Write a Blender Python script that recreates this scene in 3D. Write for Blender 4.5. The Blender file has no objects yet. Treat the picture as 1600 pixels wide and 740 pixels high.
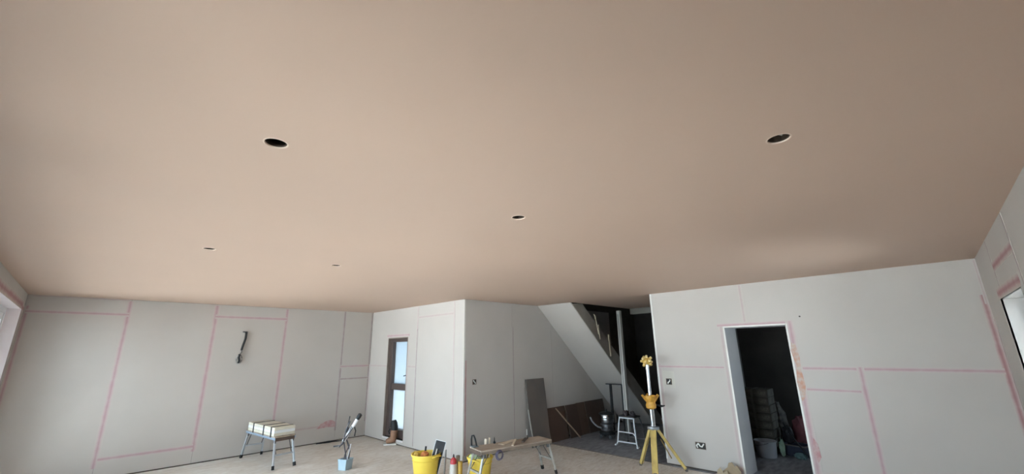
import bpy, bmesh, math, random
from mathutils import Vector, Matrix, noise
random.seed(7)
scene = bpy.context.scene
COL = scene.collection
R = math.radians
H = 2.66                                    # room height; X = along the left wall, Y = along the window wall

# ---------------------------------------------------------------- camera
def camera():
    f, yaw, pit, rol, ch = 639.0755, R(44.422044), R(15.405773), R(-0.961933), 1.76614
    fw = Vector((math.cos(yaw)*math.cos(pit), math.sin(yaw)*math.cos(pit), math.sin(pit)))
    r0 = Vector((math.sin(yaw), -math.cos(yaw), 0)); u0 = r0.cross(fw)
    r = math.cos(rol)*r0 + math.sin(rol)*u0; u = r.cross(fw)
    cd = bpy.data.cameras.new('camera'); cd.sensor_width = 36; cd.lens = f/1600*36; cd.clip_start = .02
    o = bpy.data.objects.new('camera', cd); COL.objects.link(o)
    M = Matrix((r, u, -fw)).transposed().to_4x4(); M.translation = (0, 0, ch); o.matrix_world = M
    scene.camera = o
camera()

# ---------------------------------------------------------------- sky, exposure
scene.view_settings.view_transform = 'Standard'
scene.view_settings.look = 'None'
scene.view_settings.exposure = 2.62
scene.view_settings.gamma = 1
scene.view_settings.use_curve_mapping = False
w = bpy.data.worlds.new('overcast_sky'); scene.world = w; w.use_nodes = True
bg = w.node_tree.nodes['Background']; bg.inputs[0].default_value = (.70, .86, 1.0, 1); bg.inputs[1].default_value = 2.0
def portal(loc, rot, sx, sy):               # sampling guides in the window openings, they give off no light
    l = bpy.data.lights.new('window_portal', 'AREA'); l.shape = 'RECTANGLE'; l.size = sx; l.size_y = sy
    l.cycles.is_portal = True
    o = bpy.data.objects.new('window_portal', l); COL.objects.link(o); o.location = loc; o.rotation_euler = rot
PV0, PV1, PZ = .5, 8.95, 2.43              # garden doors in the window wall; unseen near stretch assumed, to light the room
EU0, EU1, EZ0, EZ1 = 4.62, 5.82, 1.0, 2.14   # window in the near wall
portal((-1.02, (PV0+PV1)/2, PZ/2), (0, R(-90), 0), PZ, PV1-PV0)
portal((9.75, -.86, 1.55), (R(90), 0, 0), 1.1, .9)
portal(((EU0+EU1)/2, -.86, (EZ0+EZ1)/2), (R(90), 0, 0), EU1-EU0, EZ1-EZ0)

sl = bpy.data.lights.new('sun', 'SUN'); sl.energy = 12.0; sl.angle = R(3); sl.color = (1, .985, .965)   # high sun over the house, along the window wall
so = bpy.data.objects.new('sun', sl); COL.objects.link(so); so.rotation_euler = Vector((-.12, -.62, -.78)).to_track_quat('-Z', 'Y').to_euler()

# ---------------------------------------------------------------- materials
def lin(c):
    return tuple((x/255/12.92 if x/255 <= .04045 else ((x/255+.055)/1.055)**2.4) for x in c)+(1,)
MATS = {}
def mat(name, col, rough=.7, metal=0, var=.0, scale=8, col2=None, bump=0, bscale=60, spec=.5, stretch=None, detail=5):
    if name in MATS: return MATS[name]
    m = bpy.data.materials.new(name); m.use_nodes = True; nt = m.node_tree; b = nt.nodes['Principled BSDF']
    b.inputs['Roughness'].default_value = rough; b.inputs['Metallic'].default_value = metal
    b.inputs['Specular IOR Level'].default_value = spec
    c = lin(col); c2 = lin(col2) if col2 else tuple(x*(1-var) for x in c[:3])+(1,)
    tc = nt.nodes.new('ShaderNodeTexCoord'); vec = tc.outputs['Object']
    if stretch:
        mp = nt.nodes.new('ShaderNodeMapping'); mp.inputs['Scale'].default_value = stretch
        nt.links.new(vec, mp.inputs[0]); vec = mp.outputs[0]
    n = nt.nodes.new('ShaderNodeTexNoise'); n.inputs['Scale'].default_value = scale; n.inputs['Detail'].default_value = detail
    nt.links.new(vec, n.inputs[0])
    r = nt.nodes.new('ShaderNodeValToRGB'); r.color_ramp.elements[0].position = .35; r.color_ramp.elements[1].position = .65
    r.color_ramp.elements[0].color = c; r.color_ramp.elements[1].color = c2
    nt.links.new(n.outputs['Fac'], r.inputs[0]); nt.links.new(r.outputs[0], b.inputs['Base Color'])
    if bump:
        n2 = nt.nodes.new('ShaderNodeTexNoise'); n2.inputs['Scale'].default_value = bscale; n2.inputs['Detail'].default_value = 4
        nt.links.new(vec, n2.inputs[0])
        bp = nt.nodes.new('ShaderNodeBump'); bp.inputs['Strength'].default_value = bump; bp.inputs['Distance'].default_value = .01
        nt.links.new(n2.outputs['Fac'], bp.inputs['Height']); nt.links.new(bp.outputs[0], b.inputs['Normal'])
    MATS[name] = m; return m

BOARD = (191, 183, 176)
plasterboard = mat('plasterboard', BOARD, .85, var=.05, scale=1.3, bump=.05, bscale=90, spec=.2)
plaster = mat('ceiling_plaster', (197, 170, 151), .62, scale=.55, col2=(193, 167, 149), bump=.06, bscale=9, spec=.3)
backing = mat('stud_backing', (92, 80, 70), .9, var=.2)
bead = mat('bead_white', (226, 222, 216), .6, var=.06)
dark_void = mat('void_timber_and_shade', (74, 58, 46), .9, var=.4, scale=5)
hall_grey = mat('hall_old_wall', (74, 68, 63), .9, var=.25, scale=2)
store_wall = mat('store_wall', (96, 94, 92), .9, var=.15, scale=2)
store_floor = mat('store_floor', (98, 98, 104), .6, var=.25, scale=6)
brown_frame = mat('brown_frame', (128, 113, 103), .45, var=.12, scale=10)
dark_brown = mat('dark_sash', (86, 72, 68), .4, var=.1)
white_plastic = mat('white_plastic', (236, 236, 238), .4, var=.03)
black = mat('black_rubber', (26, 25, 27), .55, var=.2)
alu = mat('aluminium', (186, 190, 196), .38, .85, var=.12, scale=20)
steel = mat('steel', (200, 200, 202), .22, 1, var=.08, scale=12)
dull_metal = mat('dull_metal', (120, 118, 120), .4, .8, var=.2, scale=20)

def tape_mat(name, col, core, strength):
    """pink joint filler: strongest along the middle of the joint, feathered into the grey board"""
    m = bpy.data.materials.new(name); m.use_nodes = True; nt = m.node_tree; b = nt.nodes['Principled BSDF']
    b.inputs['Roughness'].default_value = .8; b.inputs['Specular IOR Level'].default_value = .2
    tc = nt.nodes.new('ShaderNodeTexCoord'); sp = nt.nodes.new('ShaderNodeSeparateXYZ'); nt.links.new(tc.outputs['Generated'], sp.inputs[0])
    def math_(op, a, bb):
        n = nt.nodes.new('ShaderNodeMath'); n.operation = op
        for i, q in enumerate((a, bb)):
            if isinstance(q, (int, float)): n.inputs[i].default_value = q
            else: nt.links.new(q, n.inputs[i])
        return n.outputs[0]
    y = math_('ABSOLUTE', math_('SUBTRACT', sp.outputs['Y'], .5), 0)
    nz = nt.nodes.new('ShaderNodeTexNoise'); nz.inputs['Scale'].default_value = 9; nz.inputs['Detail'].default_value = 4
    nt.links.new(tc.outputs['Object'], nz.inputs[0])
    nz2 = nt.nodes.new('ShaderNodeTexNoise'); nz2.inputs['Scale'].default_value = 1.6; nz2.inputs['Detail'].default_value = 2
    nt.links.new(tc.outputs['Object'], nz2.inputs[0])
    yy = math_('ADD', y, math_('MULTIPLY', math_('SUBTRACT', nz.outputs['Fac'], .5), .35))
    def ramp(fac, p0, p1, v0, v1):
        r = nt.nodes.new('ShaderNodeMapRange'); r.inputs[1].default_value = p0; r.inputs[2].default_value = p1
        r.inputs[3].default_value = v0; r.inputs[4].default_value = v1; nt.links.new(fac, r.inputs[0]); return r.outputs[0]
    wide = ramp(yy, .16, .5, strength, 0)
    wide = math_('MULTIPLY', wide, ramp(nz2.outputs['Fac'], .3, .65, .6, 1.0))
    mid = ramp(yy, .0, .24, strength*.7, 0)
    def mix(f, a, bb):
        n = nt.nodes.new('ShaderNodeMixRGB'); nt.links.new(f, n.inputs[0])
        for i, q in ((1, a), (2, bb)):
            if isinstance(q, tuple): n.inputs[i].default_value = q
            else: nt.links.new(q, n.inputs[i])
        return n.outputs[0]
    c = mix(wide, lin(BOARD), lin(col)); c = mix(mid, c, lin(core)); nt.links.new(c, b.inputs['Base Color'])
    return m
PINK = tape_mat('pink_filler', (192, 168, 168), (176, 140, 144), 1)
PALE = tape_mat('pale_pink_filler', (190, 174, 170), (176, 154, 152), .8)
MAUVE = tape_mat('mauve_filler', (176, 162, 159), (140, 118, 120), .9)
ROSE = tape_mat('deep_rose_filler', (180, 144, 142), (158, 116, 116), 1)
smear_mat = mat('pink_smear', (178, 130, 130), .8, scale=14, col2=(190, 166, 162))
orange_smear = mat('orange_smear', (190, 142, 120), .8, scale=16, col2=(190, 176, 166))

# ---------------------------------------------------------------- mesh helpers
class MB:
    def __init__(s): s.v = []; s.f = []
    def add(s, vs, fs):
        n = len(s.v); s.v += [Vector(v) for v in vs]; s.f += [tuple(i+n for i in f) for f in fs]; return s
    def box(s, x0, x1, y0, y1, z0, z1):
        vs = [(x, y, z) for z in (z0, z1) for y in (y0, y1) for x in (x0, x1)]
        return s.add(vs, [(0, 2, 3, 1), (4, 5, 7, 6), (0, 1, 5, 4), (2, 6, 7, 3), (0, 4, 6, 2), (1, 3, 7, 5)])
    def beam(s, p0, p1, w, h, up=(0, 0, 1)):
        p0, p1 = Vector(p0), Vector(p1); d = (p1-p0).normalized(); sd = d.cross(Vector(up))
        if sd.length < 1e-3: sd = d.cross(Vector((1, 0, 0)))
        sd.normalize(); u = sd.cross(d)
        vs = [p+sd*a*w/2+u*b*h/2 for p in (p0, p1) for a, b in ((-1, -1), (1, -1), (1, 1), (-1, 1))]
        return s.add(vs, [(3, 2, 1, 0), (4, 5, 6, 7), (0, 1, 5, 4), (1, 2, 6, 5), (2, 3, 7, 6), (3, 0, 4, 7)])
    def tube(s, path, r, n=10, cap=True):
        path = [Vector(p) for p in path]; rs = r if isinstance(r, (list, tuple)) else [r]*len(path)
        rings = []; ref = None
        for i, p in enumerate(path):
            d = (path[min(i+1, len(path)-1)]-path[max(i-1, 0)]).normalized()
            if ref is None: ref = d.orthogonal().normalized()
            ref = (ref-d*ref.dot(d)); ref = ref.normalized() if ref.length > 1e-4 else d.orthogonal().normalized()
            b = d.cross(ref); rings.append([p+(ref*math.cos(2*math.pi*k/n)+b*math.sin(2*math.pi*k/n))*rs[i] for k in range(n)])
        vs = [v for ring in rings for v in ring]
        fs = [(i*n+k, i*n+(k+1) % n, (i+1)*n+(k+1) % n, (i+1)*n+k) for i in range(len(path)-1) for k in range(n)]
        if cap: fs += [tuple(range(n))[::-1], tuple((len(path)-1)*n+k for k in range(n))]
        return s.add(vs, fs)
    def lathe(s, prof, n=28, c=(0, 0, 0), cap0=False, cap1=False):
        c = Vector(c); vs = [c+Vector((r*math.cos(2*math.pi*k/n), r*math.sin(2*math.pi*k/n), z)) for r, z in prof for k in range(n)]
        fs = [(i*n+k, i*n+(k+1) % n, (i+1)*n+(k+1) % n, (i+1)*n+k) for i in range(len(prof)-1) for k in range(n)]
        if cap0: fs.append(tuple(range(n))[::-1])
        if cap1: fs.append(tuple((len(prof)-1)*n+k for k in range(n)))
        return s.add(vs, fs)
    def prism(s, poly, t0, t1, fn):
        """poly in 2D, extruded from t0 to t1, fn(a, b, t) -> xyz"""
        n = len(poly); vs = [fn(a, b, t) for t in (t0, t1) for a, b in poly]
        return s.add(vs, [tuple(range(n))[::-1], tuple(range(n, 2*n))]+[(i, (i+1) % n, n+(i+1) % n, n+i) for i in range(n)])
    def blob(s, c, r, amp=.2, freq=3, seed=0, sub=3, floor=None):
        bm = bmesh.new(); bmesh.ops.create_icosphere(bm, subdivisions=sub, radius=1)
        for v in bm.verts:
            k = 1+amp*noise.noise(v.co*freq+Vector((seed*7.1, 0, 0)))+amp*.5*noise.noise(v.co*freq*2.7+Vector((0, seed*3.3, 0)))
            p = Vector((v.co.x*r[0], v.co.y*r[1], v.co.z*r[2]))*k+Vector(c)
            if floor is not None and p.z < floor: p.z = floor
            v.co = p
        bm.verts.index_update(); s.add([v.co.copy() for v in bm.verts], [tuple(v.index for v in f.verts) for f in bm.faces]); bm.free(); return s
    def build(s, name, m, parent=None, smooth=False, bevel=0, recalc=True):
        me = bpy.data.meshes.new(name); me.from_pydata([tuple(v) for v in s.v], [], s.f)
        if recalc:
            bm = bmesh.new(); bm.from_mesh(me); bmesh.ops.recalc_face_normals(bm, faces=bm.faces); bm.to_mesh(me); bm.free()
        me.materials.append(m)
        if smooth:
            for p in me.polygons: p.use_smooth = True
            me.set_sharp_from_angle(angle=R(40))
        o = bpy.data.objects.new(name, me); COL.objects.link(o)
        if parent: o.parent = parent
        if bevel:
            b = o.modifiers.new('bevel', 'BEVEL'); b.width = bevel; b.segments = 2; b.limit_method = 'ANGLE'
        return o
def tag(o, label, cat, group=None):
    o['label'] = label; o['category'] = cat
    if group: o['group'] = group
    return o
def struct(o, label=None):
    o['kind'] = 'structure'
    if label: o['label'] = label
    return o
def empty(name, loc=(0, 0, 0), rz=0, label=None, cat=None, group=None):
    o = bpy.data.objects.new(name, None); COL.objects.link(o); o.location = loc; o.rotation_euler = (0, 0, rz); o.empty_display_size = .1
    if label: tag(o, label, cat, group)
    return o

# ---------------------------------------------------------------- walls of plasterboard sheets
# a wall is given by an axis ('x': plane X = c, along Y; 'y': plane Y = c, along X) and n = the side the room is on
class Wall:
    T = .0125
    def __init__(s, name, axis, c, n, label): s.axis, s.c, s.n, s.name, s.label = axis, c, n, name, label
    def fn(s, a, b, t):                       # t > 0 goes out of the face, into the room
        return (s.c+s.n*t, a, b) if s.axis == 'x' else (a, s.c+s.n*t, b)
    def base(s, rects, thick, m=None):        # the studs and blocks behind the sheets
        mb = MB()
        for a0, a1, b0, b1 in rects: mb.prism([(a0, b0), (a1, b0), (a1, b1), (a0, b1)], -thick, -s.T-.001, s.fn)
        s.o = struct(mb.build(s.name, m or backing), s.label); return s
    def sheet(s, poly, gap=.0015):
        if len(poly) == 4 and not isinstance(poly[0], tuple):
            a0, a1, b0, b1 = poly; poly = [(a0+gap, b0+gap), (a1-gap, b0+gap), (a1-gap, b1-gap), (a0+gap, b1-gap)]
        return MB().prism(poly, -s.T, 0, s.fn).build('plasterboard_sheet', plasterboard, s.o)
    NS = 0
    def strip(s, a0, b0, a1, b1, wd, m, name='joint_filler', t=.0012):
        """filler along a joint from (a0, b0) to (a1, b1): its own frame, x along, y across"""
        Wall.NS += 1; t += (Wall.NS % 11)*.00022
        L = math.hypot(a1-a0, b1-b0); o = MB().box(0, L, -wd/2, wd/2, 0, t).build(name, m, s.o)
        p0, p1, q = Vector(s.fn(a0, b0, 0)), Vector(s.fn(a1, b1, 0)), Vector(s.fn(0, 0, 1))-Vector(s.fn(0, 0, 0))
        x = (p1-p0).normalized(); y = q.cross(x); M = Matrix((x, y, q)).transposed().to_4x4(); M.translation = p0
        o.matrix_world = M; return o
    def vline(s, a, b0, b1, wd=.085, m=None): return s.strip(a, b0, a, b1, wd, m or PINK)
    def hline(s, b, a0, a1, wd=.08, m=None): return s.strip(a0, b, a1, b, wd, m or PINK)
    def patch(s, pts, m, name, t=.0045): return MB().prism(pts, 0, t, s.fn).build(name, m, s.o)

G = .018                                      # open joint along the floor
YA, XB, YD, XC, YE, XF = 9.217, 4.674, 5.80, 6.77, -.54, -.707
XEND = 10.8

# --- left wall
A = Wall('wall_left', 'y', YA, -1, 'long wall of grey plasterboard sheets with strong pink joints').base([(XF-.3, XB+.1, 0, H+.25)], .12)
cols = [XF, .425, 1.61, 2.805, 4.01, XB]
A.sheet((cols[0], cols[1], G, 2.42)); A.sheet((cols[0], cols[1], 2.42, H))
A.sheet((cols[1], cols[2], G, .276)); A.sheet((cols[1], cols[2], .276, H))
A.sheet((cols[2], cols[3], G, 2.44)); A.sheet((cols[2], cols[3], 2.44, H))
A.sheet((cols[3], cols[4], G, .315)); A.sheet((cols[3], cols[4], .315, H))
A.sheet((cols[4], cols[5], G, 1.216)); A.sheet((cols[4], cols[5], 1.216, 1.475)); A.sheet((cols[4], cols[5], 1.475, H))
A.vline(.417, .16, H-.02); A.vline(1.607, .2, H-.02, .1); A.vline(2.805, .25, H-.02); A.vline(4.01, .2, H-.01, .065, MAUVE)
A.hline(2.42, XF+.02, .43, .06); A.strip(.445, .277, 1.6, .277, .075, PINK); A.hline(2.44, 1.6, 2.81, .075)
A.hline(.313, 2.8, 4.0, .07, PALE); A.hline(1.475, 4.0, XB-.02, .06, PINK); A.hline(1.216, 4.01, XB-.02, .055, MAUVE)
A.vline(XB-.02, .3, H-.01, .04, MAUVE); A.vline(XF+.03, .5, 2.5, .06)
A.patch([(3.62, .275), (3.70, .36), (3.84, .415), (3.93, .41), (4.0, .37), (4.0, .27), (3.85, .285)], smear_mat, 'filler_smear')
A.hline(H-.012, XF+.05, .4, .03, PALE)

# --- back wall with the slim window
WV0, WV1, WZ0, WZ1 = 7.63, 8.43, .10, 2.06
B = Wall('wall_back', 'x', XB, -1, 'grey plasterboard wall with the slim brown window').base(
    [(YD+.02, WV0, 0, H+.25), (WV1, YA+.12, 0, H+.25), (WV0, WV1, WZ1, H+.25), (WV0, WV1, 0, WZ0)], .26)
g = .0015
B.sheet((WV1+.001, YA, G, 1.475)); B.sheet([(WV1+g, 1.475+g), (YA-.012, 1.475+g), (YA-.012, H), (7.29+g, H), (7.29+g, 1.475+g), (WV0-g, 1.475+g), (WV0-g, WZ1), (WV1+g, WZ1)])
B.sheet([(7.29+g, G), (WV1-g, G), (WV1-g, WZ0), (WV0, WZ0), (WV0, 1.475-g), (7.29+g, 1.475-g)])
B.sheet((6.09, 7.29, G, 2.43)); B.sheet((6.09, 7.29, 2.43, H)); B.sheet((YD, 6.09, G, H))
B.hline(1.475, WV1+.02, YA-.02, .06, PALE); B.hline(1.475, 7.28, WV0-.02, .07, PALE); B.hline(2.43, 6.09, 7.29, .07, PALE)
B.vline(7.29, .05, H-.02, .05, MAUVE); B.vline(6.09, .05, H-.02, .055, PALE); B.vline(7.29, 2.2, H-.02, .07, PALE)
B.hline(WZ1+.04, WV0-.05, WV1+.05, .07, PINK); B.vline(YA-.03, .1, 1.5, .05, PALE)
B.vline(WV0-.03, .3, 1.9, .05, PALE)

# --- wall that runs back to the stairs
D = Wall('wall_stair', 'y', YD, -1, 'shaded plasterboard wall running back under the stairs').base([(XB+.03, XEND, 0, 5.0)], .12)
D.sheet((XB, 5.872, G, H)); D.sheet((5.872, 7.07, G, H)); D.sheet((7.07, 8.27, G, H)); D.sheet((8.27, 9.47, G, H))
D.vline(5.90, .1, 2.2, .03, MAUVE)
MB().box(XB-.004, XB+.022, YD-.003, YD+.002, .1, H-.002).build('corner_bead', bead, D.o)
D.vline(XB+.045, .1, 1.6, .045, ROSE)

# --- right wall with the doorway
DV0, DV1, DZ = 1.372, 2.165, 2.035; VC = 3.305; TC = .5
C = Wall('wall_right', 'x', XC, -1, 'grey plasterboard wall with the open doorway').base(
    [(YE-.3, DV0-.013, 0, H+.25), (DV1+.013, VC-.001, 0, H+.25), (DV0-.013, DV1+.013, DZ+.013, H+.25)], TC)
C.sheet([(DV1+g, 1.465+g), (VC, 1.465+g), (VC, H), (1.87+g, H), (1.87+g, DZ), (DV1+g, DZ)])
C.sheet([(YE, 1.465+g), (DV0-g, 1.465+g), (DV0-g, DZ), (1.87-g, DZ), (1.87-g, H), (YE, H)])
C.sheet((DV1, VC, G, 1.465)); C.sheet((.67, DV0, 1.205, 1.465)); C.sheet((.67, DV0, G, 1.205)); C.sheet((YE, .67, G, 1.465))
C.hline(1.462, DV1+.06, VC-.03, .045, PINK); C.hline(1.468, YE+.04, DV0-.05, .06, PINK); C.hline(1.205, .66, DV0-.05, .05, PINK)
C.vline(.67, .04, 1.49, .075, PINK); C.vline(1.872, DZ+.04, H-.01, .06, PALE)
C.hline(DZ+.035, DV0-.09, DV1+.1, .07, PINK); C.vline(DV0-.055, .03, DZ+.05, .10, PINK); C.vline(DV1+.05, .03, DZ+.02, .075, PALE)
C.vline(YE+.03, .5, H-.4, .06, ROSE); C.vline(YE+.015, H-.5, H-.02, .03, PALE); C.vline(VC-.05, .1, 1.5, .07, PALE)
C.patch([(1.345, 1.80), (1.30, 1.78), (1.275, 1.62), (1.285, 1.45), (1.27, 1.25), (1.30, 1.10), (1.34, 1.05), (1.36, 1.3), (1.33, 1.5), (1.365, 1.7)], orange_smear, 'filler_smear')
C.patch([(1.30, .62), (1.26, .55), (1.25, .40), (1.29, .33), (1.33, .45)], smear_mat, 'filler_smear')
C.patch([(3.03, 1.13), (3.24, 1.14), (3.24, 1.40), (3.03, 1.39)], mat('cream_patch', (193, 187, 176), .85, var=.06, scale=6), 'filler_patch', .0008)
for a in (DV0, DV1):                          # white angle beads round the doorway
    sgn = 1 if a == DV1 else -1
    MB().box(XC-.004, XC, min(a, a+.022*sgn), max(a, a+.022*sgn), .02, DZ+.02).build('angle_bead', bead, C.o)
MB().box(XC-.004, XC, DV0-.02, DV1+.02, DZ, DZ+.022).build('angle_bead', bead, C.o)
MB().box(XC-.004, XC+.02, VC-.001, VC+.003, .08, H-.001).build('angle_bead', bead, C.o)
MB().box(XC-.004, XC, VC-.025, VC+.002, .08, H-.001).build('angle_bead', bead, C.o)
lining = mat('reveal_grey', (200, 199, 200), .8, var=.08, scale=3)
MB().box(XC, XC+TC, DV1, DV1+.012, 0, DZ+.012).build('door_reveal', lining, C.o)
MB().box(XC, XC+TC, DV0-.012, DV0, 0, DZ+.012).build('door_reveal', lining, C.o)
MB().box(XC, XC+TC, DV0, DV1, DZ, DZ+.012).build('door_reveal', lining, C.o)

# --- near wall beside the camera, with a window
E_ = Wall('wall_near', 'y', YE, 1, 'plasterboard wall with the tall rose-edged window').base(
    [(XF-.3, EU0-.013, 0, H+.25), (EU1+.013, 9.2, 0, H+.25), (10.3, XEND, 0, H+.25), (9.2, 10.3, 2.0, H+.25), (9.2, 10.3, 0, 1.1), (EU0-.013, EU1+.013, EZ1+.013, H+.25), (EU0-.013, EU1+.013, 0, EZ0-.013)], .3)
E_.sheet((5.61, XC, G, H) if EU1 < 5.61 else [(EU1, G), (XC, G), (XC, H), (5.61+g, H), (5.61+g, EZ1), (EU1, EZ1)])
E_.sheet([(4.44+g, 2.41-g), (4.44+g, EZ1), (5.61-g, EZ1), (5.61-g, 2.41-g)]); E_.sheet((4.44, 5.61, 2.41, H))
E_.sheet([(3.25, G), (EU0, G), (EU0, EZ1), (4.44-g, EZ1), (4.44-g, H), (3.25, H)]); E_.sheet((EU0, EU1, G, EZ0))
for a in (2.05, .85, -.35): E_.sheet((a, a+1.2, G, H))
E_.sheet((XF, -.35, G, H))
E_.vline(5.61, EZ1, H-.01, .05, MAUVE); E_.vline(4.44, 1.6, H-.01, .06, MAUVE); E_.hline(2.41, 4.44, 5.61, .085, ROSE)
E_.hline(EZ1+.05, EU0-.06, EU1+.06, .10, ROSE); E_.vline(EU1+.03, .6, EZ1, .05, PALE); E_.vline(XC-.03, .2, 2.0, .05, ROSE)
for a in (3.25, 2.05, .85): E_.vline(a, .05, H-.02)
MB().box(EU0-.012, EU0, YE-.3, YE, EZ0, EZ1).build('window_reveal', plasterboard, E_.o)
MB().box(EU1, EU1+.012, YE-.3, YE, EZ0, EZ1).build('window_reveal', plasterboard, E_.o)
MB().box(EU0, EU1, YE-.3, YE, EZ1, EZ1+.012).build('window_reveal', plasterboard, E_.o)

# --- window wall with the garden doors
F = Wall('wall_window', 'x', XF, 1, 'plasterboard wall with the wide garden door opening').base(
    [(YE-.3, PV0-.013, 0, H+.25), (PV1+.013, YA+.12, 0, H+.25), (PV0-.013, PV1+.013, PZ+.013, H+.25)], .3)
F.sheet((PV1, YA, G, H)); F.sheet((YE, PV0, G, H))
pinkish = mat('glare_white_reveal', (242, 230, 230), .7, var=.06, scale=4)  # glare at the opening is put into this near-white colour
for a, b, n in ((PV0, PV1, 4),):
    for k in range(n): F.sheet((a+(b-a)*k/n, a+(b-a)*(k+1)/n, PZ, H))
    F.hline(PZ+.055, a-.05, b+.05, .12, ROSE); F.vline(b+.05, .2, PZ, .1, PINK)
    MB().box(XF-.3, XF, b, b+.012, 0, PZ).build('door_reveal', pinkish, F.o)
    MB().box(XF-.3, XF, a-.012, a, 0, PZ).build('door_reveal', pinkish, F.o)
    MB().box(XF-.3, XF, a, b, PZ, PZ+.012).build('door_reveal', pinkish, F.o)
F.strip(PV1, PZ+.02, YA-.01, PZ+.02, .1, ROSE)

# --- the stair hall and store behind
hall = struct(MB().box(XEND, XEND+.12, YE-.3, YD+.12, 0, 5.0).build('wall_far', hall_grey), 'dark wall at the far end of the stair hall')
struct(MB().box(XC+TC, XEND, VC-.12, VC, 0, H+.25).build('wall_hall', store_wall), 'partition between stair hall and store room')
bm_ = MB().box(8.95, 9.08, VC, 4.90, 2.53, H); struct(bm_.build('trim_1', mat('header_grey', (120, 116, 108), .8, var=.1)), 'pale header beam across the stair hall ceiling')

# ---------------------------------------------------------------- floors
def floor_mat():
    m = bpy.data.materials.new('dusty_chipboard'); m.use_nodes = True; nt = m.node_tree; b = nt.nodes['Principled BSDF']
    b.inputs['Roughness'].default_value = .6; b.inputs['Specular IOR Level'].default_value = .35
    tc = nt.nodes.new('ShaderNodeTexCoord')
    def nz(scale, detail=5, st=None, dist=0):
        n = nt.nodes.new('ShaderNodeTexNoise'); n.inputs['Scale'].default_value = scale; n.inputs['Detail'].default_value = detail; n.inputs['Distortion'].default_value = dist
        v = tc.outputs['Object']
        if st:
            mp = nt.nodes.new('ShaderNodeMapping'); mp.inputs['Scale'].default_value = st; mp.inputs['Rotation'].default_value = (0, 0, R(-40)); nt.links.new(v, mp.inputs[0]); v = mp.outputs[0]
        nt.links.new(v, n.inputs[0]); return n.outputs['Fac']
    def ramp(f, stops):
        r = nt.nodes.new('ShaderNodeValToRGB')
        while len(r.color_ramp.elements) < len(stops): r.color_ramp.elements.new(.5)
        for e, (p, c) in zip(r.color_ramp.elements, stops): e.position = p; e.color = lin(c)
        nt.links.new(f, r.inputs[0]); return r.outputs[0]
    a = ramp(nz(1.1, 6, None, 1.2), [(.3, (208, 194, 180)), (.55, (222, 214, 206)), (.75, (232, 229, 225))])
    b2 = ramp(nz(5, 6, (1, 5, 1), 1.5), [(.35, (178, 158, 138)), (.6, (226, 220, 212))])
    mx = nt.nodes.new('ShaderNodeMixRGB'); mx.inputs[0].default_value = .45; nt.links.new(a, mx.inputs[1]); nt.links.new(b2, mx.inputs[2])
    nt.links.new(mx.outputs[0], b.inputs['Base Color'])
    bp = nt.nodes.new('ShaderNodeBump'); bp.inputs['Strength'].default_value = .15; bp.inputs['Distance'].default_value = .01
    nt.links.new(nz(40, 4), bp.inputs['Height']); nt.links.new(bp.outputs[0], b.inputs['Normal'])
    return m
XT = 6.68
struct(MB().box(XF-.3, XT, YE-.3, YA+.12, -.1, 0).build('floor', floor_mat()), 'dusty beige chipboard floor of the big room')
struct(MB().box(XT, XEND, YE-.3, YD+.12, -.1, -.0005).build('floor_hall', mat('hall_sheet', (158, 158, 164), .4, scale=5, col2=(112, 112, 118), stretch=(1, 3, 1), bump=.3, bscale=14)), 'dark grey sheeted floor of hall and store')
struct(MB().box(XT-.02, XT+.03, VC-.1, YD-.01, 0, .005).build('trim_2', mat('threshold', (176, 164, 150), .6, var=.2)), 'pale threshold strip between floor and dark hall sheet')
struct(MB().box(-26, XF-.3, -14, 24, -.2, -.12).build('ground', mat('patio_ground', (202, 203, 204), .9, var=.2, scale=2)), 'pale paved ground outside the garden doors')
struct(MB().box(XF-.3, 20, -20, YE-.3, -.2, -.12).build('ground_side', mat('patio_ground', (202, 203, 204))), 'pale paved ground outside the side window')

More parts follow.
